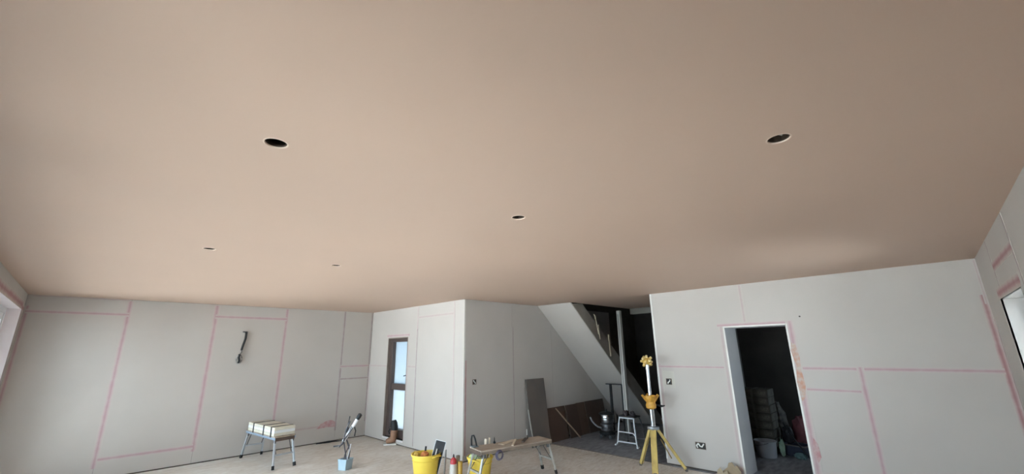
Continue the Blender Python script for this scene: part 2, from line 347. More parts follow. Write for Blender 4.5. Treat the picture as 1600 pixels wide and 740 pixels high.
# ---------------------------------------------------------------- ceiling with downlight holes and stair opening
SX0, SX1, SY0 = 6.665, 9.75, 4.93             # stair opening
holes = [(.437, 1.875), (2.03, .301), (1.984, 1.878), (.621, 4.319), (1.733, 4.326)]
HR = .044
def ceiling():
    bm = bmesh.new()
    def loop(pts):
        vs = [bm.verts.new((x, y, H)) for x, y in pts]
        for i in range(len(vs)): bm.edges.new((vs[i], vs[(i+1) % len(vs)]))
    loop([(XF-.3, YE-.3), (XEND, YE-.3), (XEND, SY0), (SX0, SY0), (SX0, YD), (XB, YD), (XB, YA), (XF-.3, YA)])
    for x, y in holes: loop([(x+HR*math.cos(2*math.pi*k/24), y+HR*math.sin(2*math.pi*k/24)) for k in range(24)])
    bmesh.ops.triangle_fill(bm, use_beauty=True, use_dissolve=False, edges=bm.edges[:], normal=(0, 0, -1))
    me = bpy.data.meshes.new('ceiling'); bm.to_mesh(me); bm.free(); me.materials.append(plaster)
    o = bpy.data.objects.new('ceiling', me); COL.objects.link(o); struct(o, 'freshly skimmed pinkish brown plaster ceiling')
    rim = mat('raw_plaster_edge', (220, 198, 180), .8, var=.06)
    lead = mat('cable_grey', (150, 146, 142), .5, var=.1)
    for i, (x, y) in enumerate(holes):
        MB().lathe([(HR+.007, -.0002), (HR+.002, -.0018), (HR-.0005, .0015), (HR-.0005, .004)], 24, (x, y, H)).build('cutout_rim', rim, o, smooth=True, recalc=False)
        MB().lathe([(HR-.0005, .004), (HR-.0005, .014), (HR+.03, .014)], 24, (x, y, H)).build('cutout_lining', dark_void, o, smooth=True, recalc=False)  # shade on the cut edge is put into this dark colour
        MB().lathe([(HR+.03, .014), (HR+.03, .11), (.001, .11)], 16, (x, y, H)).build('cutout_void', dark_void, o, recalc=False)
        if i in (0, 1):
            MB().tube([(x-.03, y+.02, H+.08), (x-.01, y+.012, H+.03), (x+.02, y-.01, H+.024), (x+.032, y-.02, H+.07)], .005, 8).build('cable_tail', lead, o, smooth=True)
    MB().box(XF-.3, SX0, YE-.3, YA+.12, H+.2, H+.3).box(SX0, XEND, YE-.3, SY0, H+.2, H+.3).build('floor_above', dark_void, o)
    MB().box(SX0-.1, SX0, SY0-.1, YD, H+.005, 5).box(SX0-.1, XEND, SY0-.1, SY0, H+.005, 4.2).box(SX0-.1, 7.0, SY0-.1, SY0, 4.2, 5).box(7.5, XEND, SY0-.1, SY0, 4.2, 5).box(SX0-.1, XEND+.1, SY0-.1, YD+.1, 5, 5.1).build('stairwell_lining', hall_grey, o)  # gap high in the side lining is added to let sky light in
ceiling()

# ---------------------------------------------------------------- windows
def glass_mat(name, frost):
    m = bpy.data.materials.new(name); m.use_nodes = True; nt = m.node_tree; nt.nodes.remove(nt.nodes['Principled BSDF'])
    out = nt.nodes['Material Output']; mx = nt.nodes.new('ShaderNodeMixShader')
    if frost:
        a = nt.nodes.new('ShaderNodeBsdfTranslucent'); a.inputs[0].default_value = (.34, .375, .395, 1); mx.inputs[0].default_value = .08
    else:
        a = nt.nodes.new('ShaderNodeBsdfTransparent'); a.inputs[0].default_value = (.95, .98, .98, 1)
        fr = nt.nodes.new('ShaderNodeFresnel'); fr.inputs[0].default_value = 1.45; nt.links.new(fr.outputs[0], mx.inputs[0])
    gl = nt.nodes.new('ShaderNodeBsdfGlossy'); gl.inputs['Roughness'].default_value = .25 if frost else .02
    nt.links.new(a.outputs[0], mx.inputs[1]); nt.links.new(gl.outputs[0], mx.inputs[2]); nt.links.new(mx.outputs[0], out.inputs[0]); return m
clear_glass, frosted = glass_mat('clear_glass', False), glass_mat('frosted_glass', True)

# slim brown window in the back wall
w1 = struct(empty('window_1'), 'slim tall brown framed window with two frosted panes')
xg = XB+.14
MB().box(XB+.0, XB+.26, WV0, WV0+.02, WZ0, WZ1).box(XB, XB+.26, WV1-.02, WV1, WZ0, WZ1).box(XB, XB+.26, WV0, WV1, WZ1-.02, WZ1).build('reveal_lining', brown_frame, w1)
fo = MB()
fo.box(XB+.06, XB+.2, WV0+.02, WV0+.075, WZ0, WZ1-.02).box(XB+.06, XB+.2, WV1-.11, WV1-.02, WZ0, WZ1-.02).box(XB+.06, XB+.2, WV0+.075, WV1-.11, WZ1-.09, WZ1-.02).box(XB+.06, XB+.2, WV0+.075, WV1-.11, WZ0, WZ0+.16)
fo.build('window_frame', dark_brown, w1, bevel=.004)
MB().box(XB+.07, XB+.18, WV0+.075, WV1-.11, 1.0, 1.12).build('transom', dark_brown, w1, bevel=.004)
MB().box(xg-.006, xg+.006, WV0+.075, WV1-.11, 1.12, WZ1-.09).build('pane', frosted, w1)
MB().box(xg-.006, xg+.006, WV0+.075, WV1-.11, WZ0+.16, 1.0).build('pane', frosted, w1)
MB().box(XB+.035, XB+.06, WV0+.04, WV0+.06, 1.20, 1.32).tube([(XB+.035, WV0+.05, 1.3), (XB+.015, WV0+.05, 1.3), (XB+.015, WV0+.12, 1.29)], .01, 8).build('handle', black, w1)
MB().box(XB-.012, XB+.2, WV0-.0, WV1+.0, WZ0-.03, WZ0).build('sill', mat('sill_white', (214, 208, 206), .6, var=.1), w1)

# white windows in the near wall
blue_white = mat('blue_white_frame', (200, 212, 226), .4, var=.05)
def plain_window(name, a0, a1, b0, b1, label, nm):
    w3 = struct(empty(name), label); y0, y1 = YE-.24, YE-.17
    MB().box(a0, a0+.06, y0, y1, b0, b1).box(a1-.06, a1, y0, y1, b0, b1).box(a0+.06, a1-.06, y0, y1, b1-.06, b1).box(a0+.06, a1-.06, y0, y1, b0, b0+.06).build('window_frame', blue_white, w3, bevel=.004)
    xs = [a0+.03]+[a0+(a1-a0)*k/nm for k in range(1, nm)]+[a1-.03]
    for x in xs[1:-1]: MB().box(x-.03, x+.03, y0, y1, b0+.06, b1-.06).build('mullion', blue_white, w3, bevel=.004)
    for a, b in zip(xs[:-1], xs[1:]): MB().box(a+.03, b-.03, y0+.03, y0+.04, b0+.06, b1-.06).build('pane', clear_glass, w3)
    MB().box(a0, a1, YE-.17, YE+.02, b0-.012, b0+.008).build('sill', white_plastic, w3)
plain_window('window_2', EU0, EU1, EZ0, EZ1, 'white framed window with rose edged head in the near wall', 2)

# unseen window, added to bring dim light into the store room
w5 = struct(empty('added_window_3'), 'small unseen window added to light the store room')
MB().box(9.2, 9.26, YE-.2, YE-.14, 1.1, 2.0).box(10.24, 10.3, YE-.2, YE-.14, 1.1, 2.0).box(9.26, 10.24, YE-.2, YE-.14, 1.94, 2.0).box(9.26, 10.24, YE-.2, YE-.14, 1.1, 1.16).build('window_frame', white_plastic, w5)
MB().box(9.26, 10.24, YE-.18, YE-.17, 1.16, 1.94).build('pane', clear_glass, w5)

# garden doors
def garden_doors(name, a0, a1, label, nl):
    w2 = struct(empty(name), label)
    x0, x1 = XF-.2, XF-.13
    MB().box(x0, x1, a0, a0+.07, 0, PZ).box(x0, x1, a1-.07, a1, 0, PZ).box(x0, x1, a0+.07, a1-.07, PZ-.07, PZ).box(x0, x1, a0+.07, a1-.07, 0, .06).build('door_frame', white_plastic, w2, bevel=.004)
    wl = (a1-a0-.14)/nl
    for i in range(nl):
        a = a0+.07+i*wl
        leaf = MB().box(x0+.01, x1-.01, a+.004, a+.075, .06, PZ-.07).box(x0+.01, x1-.01, a+wl-.075, a+wl-.004, .06, PZ-.07).box(x0+.01, x1-.01, a+.075, a+wl-.075, PZ-.15, PZ-.07).box(x0+.01, x1-.01, a+.075, a+wl-.075, .06, .16).build('door_leaf', white_plastic, w2)
        MB().box(x0+.03, x0+.04, a+.075, a+wl-.075, .16, PZ-.15).build('pane', clear_glass, leaf)
        MB().box(x1-.01, x1+.03, a+wl-.05, a+wl-.03, 1.0, 1.14).build('handle', alu, leaf)
garden_doors('door_1', PV0, PV1, 'wide white garden doors, unseen near stretch assumed to light the room', 8)

# ---------------------------------------------------------------- staircase
SL = .87
def zs(u): return H-SL*(u-SX0)                # underside of the flight
st = empty('staircase', label='boarded staircase rising to the ceiling beside the shaded wall', cat='staircase')
ue = SX0+(H-.02)/SL
MB().prism([(SX0, H), (ue, zs(ue)), (ue, zs(ue)+.02), (SX0+.02, H+.01)], SY0, YD-.001, lambda a, b, t: (a, t, b)).build('soffit_board', plasterboard, st)
MB().prism([(SX0-.002, H-.002), (ue, zs(ue)-.002), (ue, zs(ue)+.02), (SX0-.002, H+.02)], SY0-.006, SY0+.014, lambda a, b, t: (a, t, b)).build('soffit_edge_bead', mat('soffit_bead', (176, 168, 158), .7, var=.1), st)
dark_timber = mat('stair_timber', (92, 80, 68), .8, var=.3, scale=4, stretch=(1, 1, 6))
MB().prism([(SX0+.06, H-.022), (9.66, zs(9.66)+.025), (9.95, 0), (10.1, 0), (10.0, .2), (SX0+.40, H-.004)], SY0-.003, SY0+.03, lambda a, b, t: (a, t, b)).build('outer_string', mat('string_grey', (152, 143, 133), .85, var=.2, scale=3), st)
for i in range(14):
    z = .195*(i+1); u = SX0+(H+.30-z)/SL
    MB().box(u-.25, u+.015, SY0+.03, YD-.02, z-.028, z).build('tread', dark_timber, st)
    MB().box(u-.012, u, SY0+.03, YD-.02, z-.195, z-.028).build('riser', dark_timber, st)
post = empty('support_post', (8.38, 4.87, 0), 0, 'pale square post propping the edge of the staircase', 'post')
pale_timber = mat('pale_post', (206, 202, 196), .6, var=.12, scale=6)
MB().box(-.045, .045, -.04, .04, .04, 2.58).build('shaft', pale_timber, post, bevel=.006)
MB().box(-.06, .06, -.055, .055, 0, .04).build('base_plate', dull_metal, post)
MB().box(-.05, -.045, -.012, .012, .1, 2.5).build('groove', mat('post_groove', (150, 146, 142), .7), post)
bal = mat('raw_batten', (172, 158, 138), .7, var=.2, scale=5)
for u, z0, z1 in ((7.62, 1.95, 2.25), (7.98, 1.60, 2.05)):
    MB().beam((u, SY0-.02, z0), (u-.03, SY0-.02, z1), .022, .03).build('baluster_batten', bal, st)

# cable dangling at the stair edge
tag(MB().tube([(7.42, 4.9, 2.46), (7.45, 4.89, 2.41), (7.44, 4.88, 2.36), (7.48, 4.89, 2.30), (7.47, 4.88, 2.24), (7.51, 4.89, 2.19), (7.52, 4.88, 2.14), (7.55, 4.9, 2.05)],
    [.012, .02, .014, .012, .011, .012, .02, .01], 8).build('dangling_cable', mat('cable_cream', (196, 184, 160), .5, var=.5, scale=30), smooth=True), 'cream cable dangling down at the open side of the stairs', 'cable')

# ---------------------------------------------------------------- boards leaning in the hall
board_brown = mat('hardboard', (92, 70, 58), .7, var=.15, scale=3)
board_grey = mat('grey_hardboard', (112, 100, 92), .75, col2=(98, 92, 86), scale=2.2)
def lean_board(name, u0, u1, y_top, y_base, ht, m, label, cat='board', grp=None, t=.015):
    o = MB().prism([(y_base, 0), (y_base+t, 0), (y_top+t, ht), (y_top, ht)], u0, u1, lambda a, b, k: (k, a, b)).build(name, m); tag(o, label, cat, grp); return o
lean_board('tall_board', 6.20, 6.74, YD-.035, YD-.17, 1.20, board_grey, 'tall grey brown board leaning upright against the shaded wall')
lean_board('low_panel', 6.78, 7.34, YD-.06, YD-.16, .615, board_brown, 'low brown panel leaning next to the tall grey brown board')
lean_board('low_panel', 7.35, 7.74, YD-.085, YD-.20, .62, mat('hardboard2', (84, 64, 54), .7, var=.2, scale=3), 'narrow brown panel leaning behind the slanting batten top')
lean_board('low_panel', 7.75, 8.05, YD-.07, YD-.18, .625, mat('hardboard3', (98, 76, 62), .7, var=.2, scale=3), 'narrowest of the low brown panels under the stairs')
lean_board('low_panel', 8.06, 8.78, YD-.08, YD-.19, .63, mat('hardboard4', (80, 62, 52), .7, var=.2, scale=3), 'wide low brown panel leaning deepest under the stairs')
tag(MB().beam((6.98, YD-.12, .60), (7.50, YD-.32, .014), .03, .02).build('slanting_batten', mat('batten', (150, 124, 104), .7, var=.2)), 'thin light batten slanting across the low brown panels', 'batten')
tag(MB().beam((6.17, YD-.11, .66), (6.20, YD-.215, .012), .028, .01).build('metal_strip', mat('pale_strip', (196, 190, 184), .5, var=.2)), 'short pale strip leaning at the side of the tall board', 'strip')
fr_ = empty('upright_frame', (8.40, 5.24, 0), 0, 'thin black upright frame standing under the stairs', 'frame')
MB().box(-.02, .02, -.022, .022, 0, 1.0).build('upright', black, fr_); MB().box(-.012, .012, -.3, .12, .985, 1.005).build('top_rail', black, fr_)
MB().box(-.02, .02, -.30, -.27, 0, .985).build('upright', black, fr_)
MB().box(-.14, .14, -.02, .02, 0, .02).build('foot_bar', black, fr_)

# ---------------------------------------------------------------- steel vacuum in the hall
def vacuum():
    t = empty('drum_vacuum', (7.88, 5.07, 0), R(20), 'steel drum vacuum cleaner with black base under the stairs', 'vacuum')
    MB().lathe([(.001, .07), (.15, .07), (.165, .09), (.165, .125), (.12, .14)], 24).build('base', black, t, smooth=True)
    MB().lathe([(.115, .13), (.125, .15), (.125, .19), (.105, .20), (.105, .225), (.13, .235), (.13, .265), (.11, .28)], 28).build('motor_housing', dull_metal, t, smooth=True)
    d = MB().lathe([(.001, .28), (.12, .28), (.14, .29), (.145, .31), (.145, .45), (.138, .46), (.001, .465)], 32).build('drum', steel, t, smooth=True)
    MB().tube([(-.145+.0, -.03, .38), (-.19, -.03, .39), (-.19, .03, .39), (-.145, .03, .38)], .009, 8).build('clip', dull_metal, d)
    MB().lathe([(.145, .445), (.152, .45), (.152, .468), (.11, .49), (.001, .50)], 28).build('lid', black, t, smooth=True)
    MB().tube([(-.05, 0, .49), (-.05, 0, .53), (.05, 0, .53), (.05, 0, .49)], .011, 8).build('handle', black, t, smooth=True)
    MB().tube([(-.1, .1, .2), (-.13, .16, .22), (-.15, .22, .27), (-.16, .27, .33), (-.155, .30, .40)], .016, 10).build('hose', mat('hose_grey', (150, 150, 152), .4, var=.3, scale=40), t, smooth=True)
    for k in range(4):
        a = k*math.pi/2+.6; MB().tube([(.14*math.cos(a)-.012, .14*math.sin(a), .035), (.14*math.cos(a)+.012, .14*math.sin(a), .035)], .035, 12).build('castor', black, t, smooth=True)
vacuum()

# ---------------------------------------------------------------- white step stool with gloves
def stool():
    t = empty('step_stool', (7.6, 4.37, 0), 0, 'white tube step stool with dark tray seat in the hall', 'stool')
    wt = mat('white_enamel', (226, 226, 228), .35, var=.06)
    for s in (-1, 1):
        MB().tube([(-.12, s*.15, .49), (-.14, s*.155, .42), (-.17, s*.195, .06), (-.18, s*.215, .015)], .013, 10).build('front_leg', wt, t, smooth=True)
        MB().tube([(.08, s*.15, .49), (.12, s*.16, .40), (.20, s*.195, .05), (.215, s*.20, .015)], .012, 10).build('rear_leg', dull_metal, t, smooth=True)
        MB().box(-.215, -.145, s*.225-.02, s*.225+.02, 0, .025).build('foot', wt, t, bevel=.006)
        MB().box(.195, .235, s*.20-.018, s*.20+.018, 0, .022).build('foot', black, t, bevel=.004)
    MB().tube([(-.125, -.15, .485), (-.125, .15, .485)], .014, 10).build('top_bar', wt, t, smooth=True)
    MB().tube([(-.155, -.165, .20), (-.16, -.13, .235), (-.16, 0, .24), (-.16, .175, .24)], .011, 10).build('middle_bar', wt, t, smooth=True)
    MB().tube([(-.172, -.19, .07), (-.172, .19, .07)], .013, 10).build('bottom_bar', wt, t, smooth=True)
    MB().tube([(.19, -.18, .09), (.19, .18, .09)], .011, 8).build('rear_bar', dull_metal, t, smooth=True)
    MB().box(-.14, .10, -.17, .17, .495, .52).build('seat', mat('stool_seat', (58, 52, 52), .6, var=.3), t, bevel=.006)
    r = random.Random(3)
    g = MB()
    for k in range(7): g.blob((7.5+r.uniform(0, .14), 4.25+k*.04+r.uniform(-.02, .02), .555), (.045, .035, .05), .5, 2, k, 2, floor=.522)
    tag(g.build('crumpled_gloves', mat('glove_dark', (70, 60, 62), .85, var=.45, scale=18), smooth=True), 'crumpled dark work gloves heaped on the white stool', 'gloves')
stool()

# ---------------------------------------------------------------- yellow tripod prop
def tripod():
    t = empty('tripod_prop', (6.40, 3.29, 0), 0, 'yellow wooden tripod with silver pole and orange collar at the wall end', 'tripod')
    yl = mat('yellow_leg', (208, 180, 104), .55, var=.0, scale=4, col2=(178, 150, 88), stretch=(3, 3, .6))
    og = mat('orange_collar', (216, 160, 62), .5, scale=14, col2=(182, 128, 44))
    feet = [(.03, .275, 0), (.165, -.365, 0), (-.375, -.155, 0)]
    for x, y, z in feet:
        d = Vector((x, y, 0)).normalized()
        lg = MB().beam((d.x*.05, d.y*.05, .57), (x, y, .03), .055 if x > -.2 else .085, .04).build('leg', yl, t, bevel=.004)
        MB().tube([(x, y, .045), (x+d.x*.012, y+d.y*.012, .0)], [.03, .018], 10).build('foot_spike', dull_metal, lg)
        MB().beam((d.x*.09, d.y*.09, .42), (d.x*.22, d.y*.22, .16), .02, .015).build('leg_stay', mat('leg_stay_timber', (140, 112, 56), .6), lg)  # stays in a darker timber colour than the legs
    MB().lathe([(.001, .55), (.085, .55), (.09, .565), (.09, .59), (.05, .60), (.001, .60)], 20).build('spreader_plate', alu, t, smooth=True)
    MB().tube([(0, 0, .56), (0, 0, .90)], .038, 20).build('lower_pole', steel, t, smooth=True)
    MB().tube([(0, 0, .90), (0, 0, 1.50)], .027, 20).build('upper_pole', steel, t, smooth=True)
    c = MB().lathe([(.042, .84), (.075, .86), (.08, .90), (.068, .93), (.075, .97), (.09, 1.0), (.085, 1.04), (.03, 1.045)], 20).build('collar', og, t, smooth=True)
    for k in range(4):
        a = k*math.pi/2+.75
        MB().beam((.06*math.cos(a), .06*math.sin(a), .96), (.125*math.cos(a), .125*math.sin(a), 1.05), .05, .035).build('collar_wing', og, c, bevel=.005)
    MB().tube([(.06, -.06, .9), (.13, -.13, .88)], .014, 8).build('locking_screw', black, c)
    MB().tube([(.13, -.10, .87), (.13, -.16, .89)], .01, 8).build('screw_bar', black, c)
    h = MB().blob((0, 0, 1.555), (.07, .07, .062), .12, 3, 2, 3).build('head', mat('head_yellow', (214, 178, 92), .5, scale=20, col2=(168, 130, 52)), t, smooth=True)
    r = random.Random(5)
    for k in range(13):
        zz = -1+2*(k+.5)/13; a = k*2.4; q = math.sqrt(1-zz*zz); d = Vector((q*math.cos(a), q*math.sin(a), zz))
        p = Vector((0, 0, 1.555))
        MB().tube([p+d*.05, p+d*.088, p+d*.10], [.02, .022, .012], 8).build('lug', mat('head_lug', (224, 204, 150), .5, scale=20, col2=(206, 160, 80)), h, smooth=True)
tripod()

# ---------------------------------------------------------------- hop-up platforms
def hop_up(loc, rz, label, deck_m, side_m, leg_m, skew=0):
    t = empty('hop_up_platform', (loc[0], loc[1], 0), rz, label, 'work platform', 'folding hop-up platforms')
    MB().box(-.60, .60, -.165, .165, .452, .47).build('deck', deck_m, t, bevel=.004)
    for s in (-1, 1):
        MB().box(-.60, .60, s*.165-.012*(s > 0), s*.165+.012*(s < 0), .418, .452).build('side_rail', side_m, t, bevel=.003)
        MB().box(s*.585-.012, s*.585+.012, -.15, .15, .40, .45).build('end_rail', mat('end_timber', (96, 78, 68), .7, var=.2), t, bevel=.003)
        for q in (-1, 1):
            top, ft = Vector((s*.545, q*.135, .44)), Vector((s*.655, q*.165, .03))
            lg = MB().beam(top, ft, .032, .026).build('leg', leg_m, t, bevel=.004)
            MB().beam(ft+(top-ft)*.07, ft-(top-ft)*.068, .038, .034).build('rubber_foot', black, lg, bevel=.003)
            MB().box(s*.55-.03, s*.55+.03, q*.142-.012, q*.142+.012, .37, .42).build('hinge', dull_metal, lg, bevel=.003)
        a = Vector((s*.612, -.153, .20)); b = Vector((s*.612, .153, .20))
        MB().beam(a, b, .03, .024).build('rung', leg_m, t, bevel=.003)
        MB().beam((s*.60, -.12, .21), (s*.46, -.12, .41), .012, .006).build('brace', dull_metal, t)
        MB().beam((s*.60, .12, .21), (s*.46, .12, .41), .012, .006).build('brace', dull_metal, t)
    return t
silver = mat('leg_silver', (196, 200, 206), .4, .7, var=.12, scale=20)
dust_deck = mat('dusty_deck', (176, 160, 144), .75, scale=3, col2=(148, 130, 114), stretch=(1, 7, 1))
blue_alu = mat('bluish_rail', (164, 180, 200), .45, .4, var=.2, scale=12)
hop_up((2.533, 8.42), R(95.8), 'silver hop-up platform by the long wall carrying the strapped bundle', dust_deck, blue_alu, silver)
hop_up((4.60, 4.575), R(-12), 'dusty hop-up platform over the yellow tub, offcuts on top', dust_deck, mat('dusty_rail', (146, 128, 112), .6, var=.25, scale=8), mat('leg_dusty', (190, 184, 176), .5, .4, var=.3, scale=14))

def bundle():
    t = empty('board_bundle', (2.533, 8.405, .47), R(95.8), 'cream board bundle with three black straps on the hop-up', 'bundle')
    cream = mat('cream_board', (216, 208, 190), .8, var=.1, scale=6)
    for k in range(3):
        MB().box(-.535, .535, -.165, .165, .001+k*.044, .043+k*.044).build('board', mat('white_board', (226, 226, 226), .75, var=.06, scale=3) if k == 1 else cream, t, bevel=.003)
    for x in (-.42, -.12, .30):
        s = MB().box(x-.018, x+.018, -.171, .171, .132, .137).box(x-.018, x+.018, -.171, -.166, -.02, .132).box(x-.018, x+.018, .166, .171, -.02, .132)
        s.build('strap', black, t)
bundle()

# pieces lying on the second platform
def on_deck(x, y, z=.4705):
    a = R(-12); return (4.60+x*math.cos(a)-y*math.sin(a), 4.575+x*math.sin(a)+y*math.cos(a), z)
o = MB().box(-.17, .17, -.05, .05, 0, .008).build('timber_offcut', mat('offcut_pale', (206, 188, 164), .7, var=.15, scale=8)); o.location = on_deck(-.03, .06); o.rotation_euler = (0, 0, R(8)); tag(o, 'pale flat timber offcut lying mid-deck on the dusty platform', 'offcut')
o = MB().box(-.2, .2, -.014, .014, 0, .014).build('timber_lath', mat('lath', (222, 204, 180), .7, var=.1)); o.location = on_deck(.0, -.05, .479); o.rotation_euler = (0, 0, R(38)); tag(o, 'thin pale lath lying askew on the dusty platform', 'lath')
o = MB().box(-.13, .13, -.02, .02, 0, .018).build('dark_offcut', mat('offcut_dark', (92, 78, 68), .7, var=.2)); o.location = on_deck(.23, .02); o.rotation_euler = (0, 0, R(32)); tag(o, 'short dark strip lying on the dusty platform beside the lath', 'offcut')
t = empty('chisel', on_deck(.335, .1), R(70), 'slim chisel standing upright on the dusty platform', 'tool')
MB().tube([(0, 0, 0), (0, 0, .012), (0, 0, .05)], [.016, .016, .012], 10).build('handle', MATS['offcut_dark'], t, smooth=True); MB().box(-.006, .006, -.003, .003, .05, .13).build('blade', pale_timber, t)
t = empty('scraper', on_deck(-.22, .13), R(-12), 'dark handled scraper with pointed tip standing on the dusty platform', 'tool')
MB().lathe([(.018, 0), (.018, .02), (.008, .03), (.006, .07), (.001, .09)], 10, cap0=True).build('handle', black, t, smooth=True)

# ---------------------------------------------------------------- yellow tubs and what is in them
yellow = mat('yellow_tub', (240, 206, 84), .5, scale=3, col2=(232, 196, 74))
def tub(loc, rad, ht, rz, label):
    t = empty('flexible_tub', (loc[0], loc[1], 0), rz, label, 'tub', 'yellow flexible tubs')
    rb = rad*.74
    MB().lathe([(.001, 0), (rb-.01, 0), (rb, .012), (rad-.012, ht-.03), (rad, ht-.028), (rad+.004, ht-.012), (rad, ht), (rad-.008, ht), (rad-.016, ht-.03), (rb-.008, .018), (.001, .016)], 40).build('body', yellow, t, smooth=True)
    for s in (-1, 1):
        MB().tube([(s*(rad-.002), -.075, ht-.03), (s*(rad+.022), -.06, ht-.02), (s*(rad+.034), 0, ht-.012), (s*(rad+.022), .06, ht-.02), (s*(rad-.002), .075, ht-.03)], .011, 10).build('handle', yellow, t, smooth=True)
    MB().lathe([(rad-.018, ht-.085), (rad-.014, ht-.08), (rad-.010, ht-.075), (rad-.0165, ht-.07)], 40).build('rib', yellow, t, smooth=True)
    return t
T1 = (3.735, 5.465); T2 = (4.27, 4.90)
tub(T1, .205, .355, R(-80), 'yellow flexible tub holding a black trowel and orange sponge')
tub(T2, .185, .31, R(20), 'yellow flexible tub under the dusty hop-up platform')
def frame_at(o, loc, rot): o.location = loc; o.rotation_euler = rot
# black plastering hawk in tub one
t = empty('plastering_trowel', (3.80, 5.40, .06), 0, 'black plastering trowel sticking up out of the yellow tub', 'trowel')
t.rotation_euler = (R(-8), R(14), R(-46))
MB().box(-.072, .072, -.004, .004, .0, .455).build('blade', black, t, bevel=.003)
MB().box(-.077, .078, -.001, .007, .0, .461).build('backing_plate', mat('plate_edge', (214, 216, 218), .4, .3), t, bevel=.002)
MB().box(-.03, -.012, -.05, -.035, .24, .35).box(-.028, -.014, -.037, -.003, .33, .345).box(-.028, -.014, -.037, -.003, .245, .26).build('handle', mat('trowel_handle', (196, 188, 182), .5), t, bevel=.004)
tag(MB().blob((3.71, 5.46, .335), (.06, .055, .05), .25, 3, 4, 3).build('sponge', mat('orange_sponge', (206, 128, 74), .95, var=.3, scale=30, bump=.6, bscale=80), smooth=True), 'round orange sponge in the yellow tub with the trowel', 'sponge')
tag(MB().blob((3.635, 5.555, .33), (.045, .035, .045), .3, 3, 9, 3).build('sponge', mat('yellow_sponge', (228, 190, 96), .95, var=.2, scale=30), smooth=True), 'pale yellow sponge beside the orange one in the tub', 'sponge')
tag(MB().tube([(3.76, 5.56, .1), (3.80, 5.57, .42)], [.012, .014], 10).build('tool_handle', black, smooth=True), 'thin black tool handle poking up behind the trowel in tub', 'handle')
# straight edge beside tub one
tag(MB().beam((3.89, 5.235, 0.0), (3.915, 5.235, .40), .05, .016, up=(1, -1, 0)).build('straight_edge', mat('grey_level', (128, 122, 116), .5, .2, var=.2), bevel=.003), 'grey straight edge leaning on the outside of the yellow tub', 'straight edge')
tag(MB().beam((3.93, 5.28, 0.0), (3.945, 5.27, .33), .05, .012, up=(1, -1, 0)).build('pale_batten', mat('pale_wood', (208, 200, 186), .7, var=.1), bevel=.003), 'short pale batten upright beside the grey straight edge', 'batten')
# mortar-smeared bag in tub two
tag(MB().blob((4.21, 4.94, .26), (.10, .09, .10), .3, 3, 1, 3).build('crumpled_bag', mat('white_bag', (216, 220, 206), .6, scale=12, col2=(186, 200, 120)), smooth=True), 'crumpled white and green bag stuffed in tub under the platform', 'bag')
tag(MB().tube([(4.38, 4.95, .05), (4.36, 4.97, .40)], .011, 10).build('tool_handle', black, smooth=True), 'black tool handle upright in the tub under the platform', 'handle')
# foam can, sealant tube, level
def can():
    t = empty('foam_can', (3.985, 5.145, 0), 0, 'white foam can with red cap standing between the yellow tubs', 'can')
    MB().lathe([(.001, 0), (.052, 0), (.055, .006), (.052, .21), (.045, .225)], 24).build('body', mat('can_white', (204, 194, 184), .45, var=.15, scale=9), t, smooth=True)
    MB().lathe([(.046, .222), (.047, .25), (.036, .285), (.020, .30), (.012, .305)], 24).build('cap', mat('can_red', (190, 62, 66), .4, var=.2), t, smooth=True)
    MB().lathe([(.013, .30), (.012, .325), (.005, .345), (.001, .346)], 12).build('nozzle', mat('nozzle_dark', (70, 40, 42), .4), t, smooth=True)
can()
o = MB().tube([(0, 0, 0), (0, 0, .005), (0, 0, .30), (0, 0, .305)], [.026, .03, .03, .02], 16).build('sealant_tube', mat('tube_beige', (176, 158, 142), .5, var=.3, scale=16), smooth=True); o.location = (4.10, 5.19, 0); tag(o, 'beige cylinder upright behind the red capped can', 'tube')
o = MB().tube([(0, 0, 0), (0, 0, .27)], .03, 14).build('brown_bottle', mat('amber', (186, 146, 62), .4, var=.2), smooth=True); o.location = (4.01, 5.02, 0); tag(o, 'amber bottle upright next to the red capped can', 'bottle')
# black bracket hook at the deck's end and white handles behind the deck
t = empty('hook_clamp', on_deck(-.56, .10), R(-12), 'black looped clamp standing on the end of the dusty platform', 'clamp')
MB().tube([(-.02, .05, 0), (-.025, .05, .10), (-.02, .045, .14), (.0, .03, .145), (.015, .015, .10), (.03, -.01, .0)], .012, 8).build('loop', black, t, smooth=True)
MB().box(-.035, .05, -.03, .07, .0, .012).build('base', mat('clamp_base', (112, 122, 130), .5, .4, var=.2), t)
for i, (x, lab) in enumerate(((-.335, 'wider of two cream brush handles standing up behind the dusty platform'), (-.275, 'slimmer of two cream brush handles standing up behind the dusty platform'))):
    o = MB().beam((0, 0, 0), (.02, .0, .50 if i == 0 else .51), .045 if i == 0 else .028, .02).build('brush_handle', mat('cream_handle', (214, 200, 178), .6, var=.12), bevel=.004); q = on_deck(x, .205, .03); o.location = q; tag(o, lab, 'handle')
t = empty('cable_coil', on_deck(-.32, -.185, .0), R(-12), 'dark purple cable coil hung below the front edge of the platform', 'cable')
for k in range(3):
    pts = [(.045*math.cos(a)*(1+.1*k), .012*k, .385+.05*math.sin(a)*(1+.1*k)) for a in [2*math.pi*i/16 for i in range(17)]]
    MB().tube(pts, .009, 8).build('cable_loop', mat('purple_cable', (58, 48, 66), .5, col2=(110, 102, 120), scale=14), t, smooth=True)

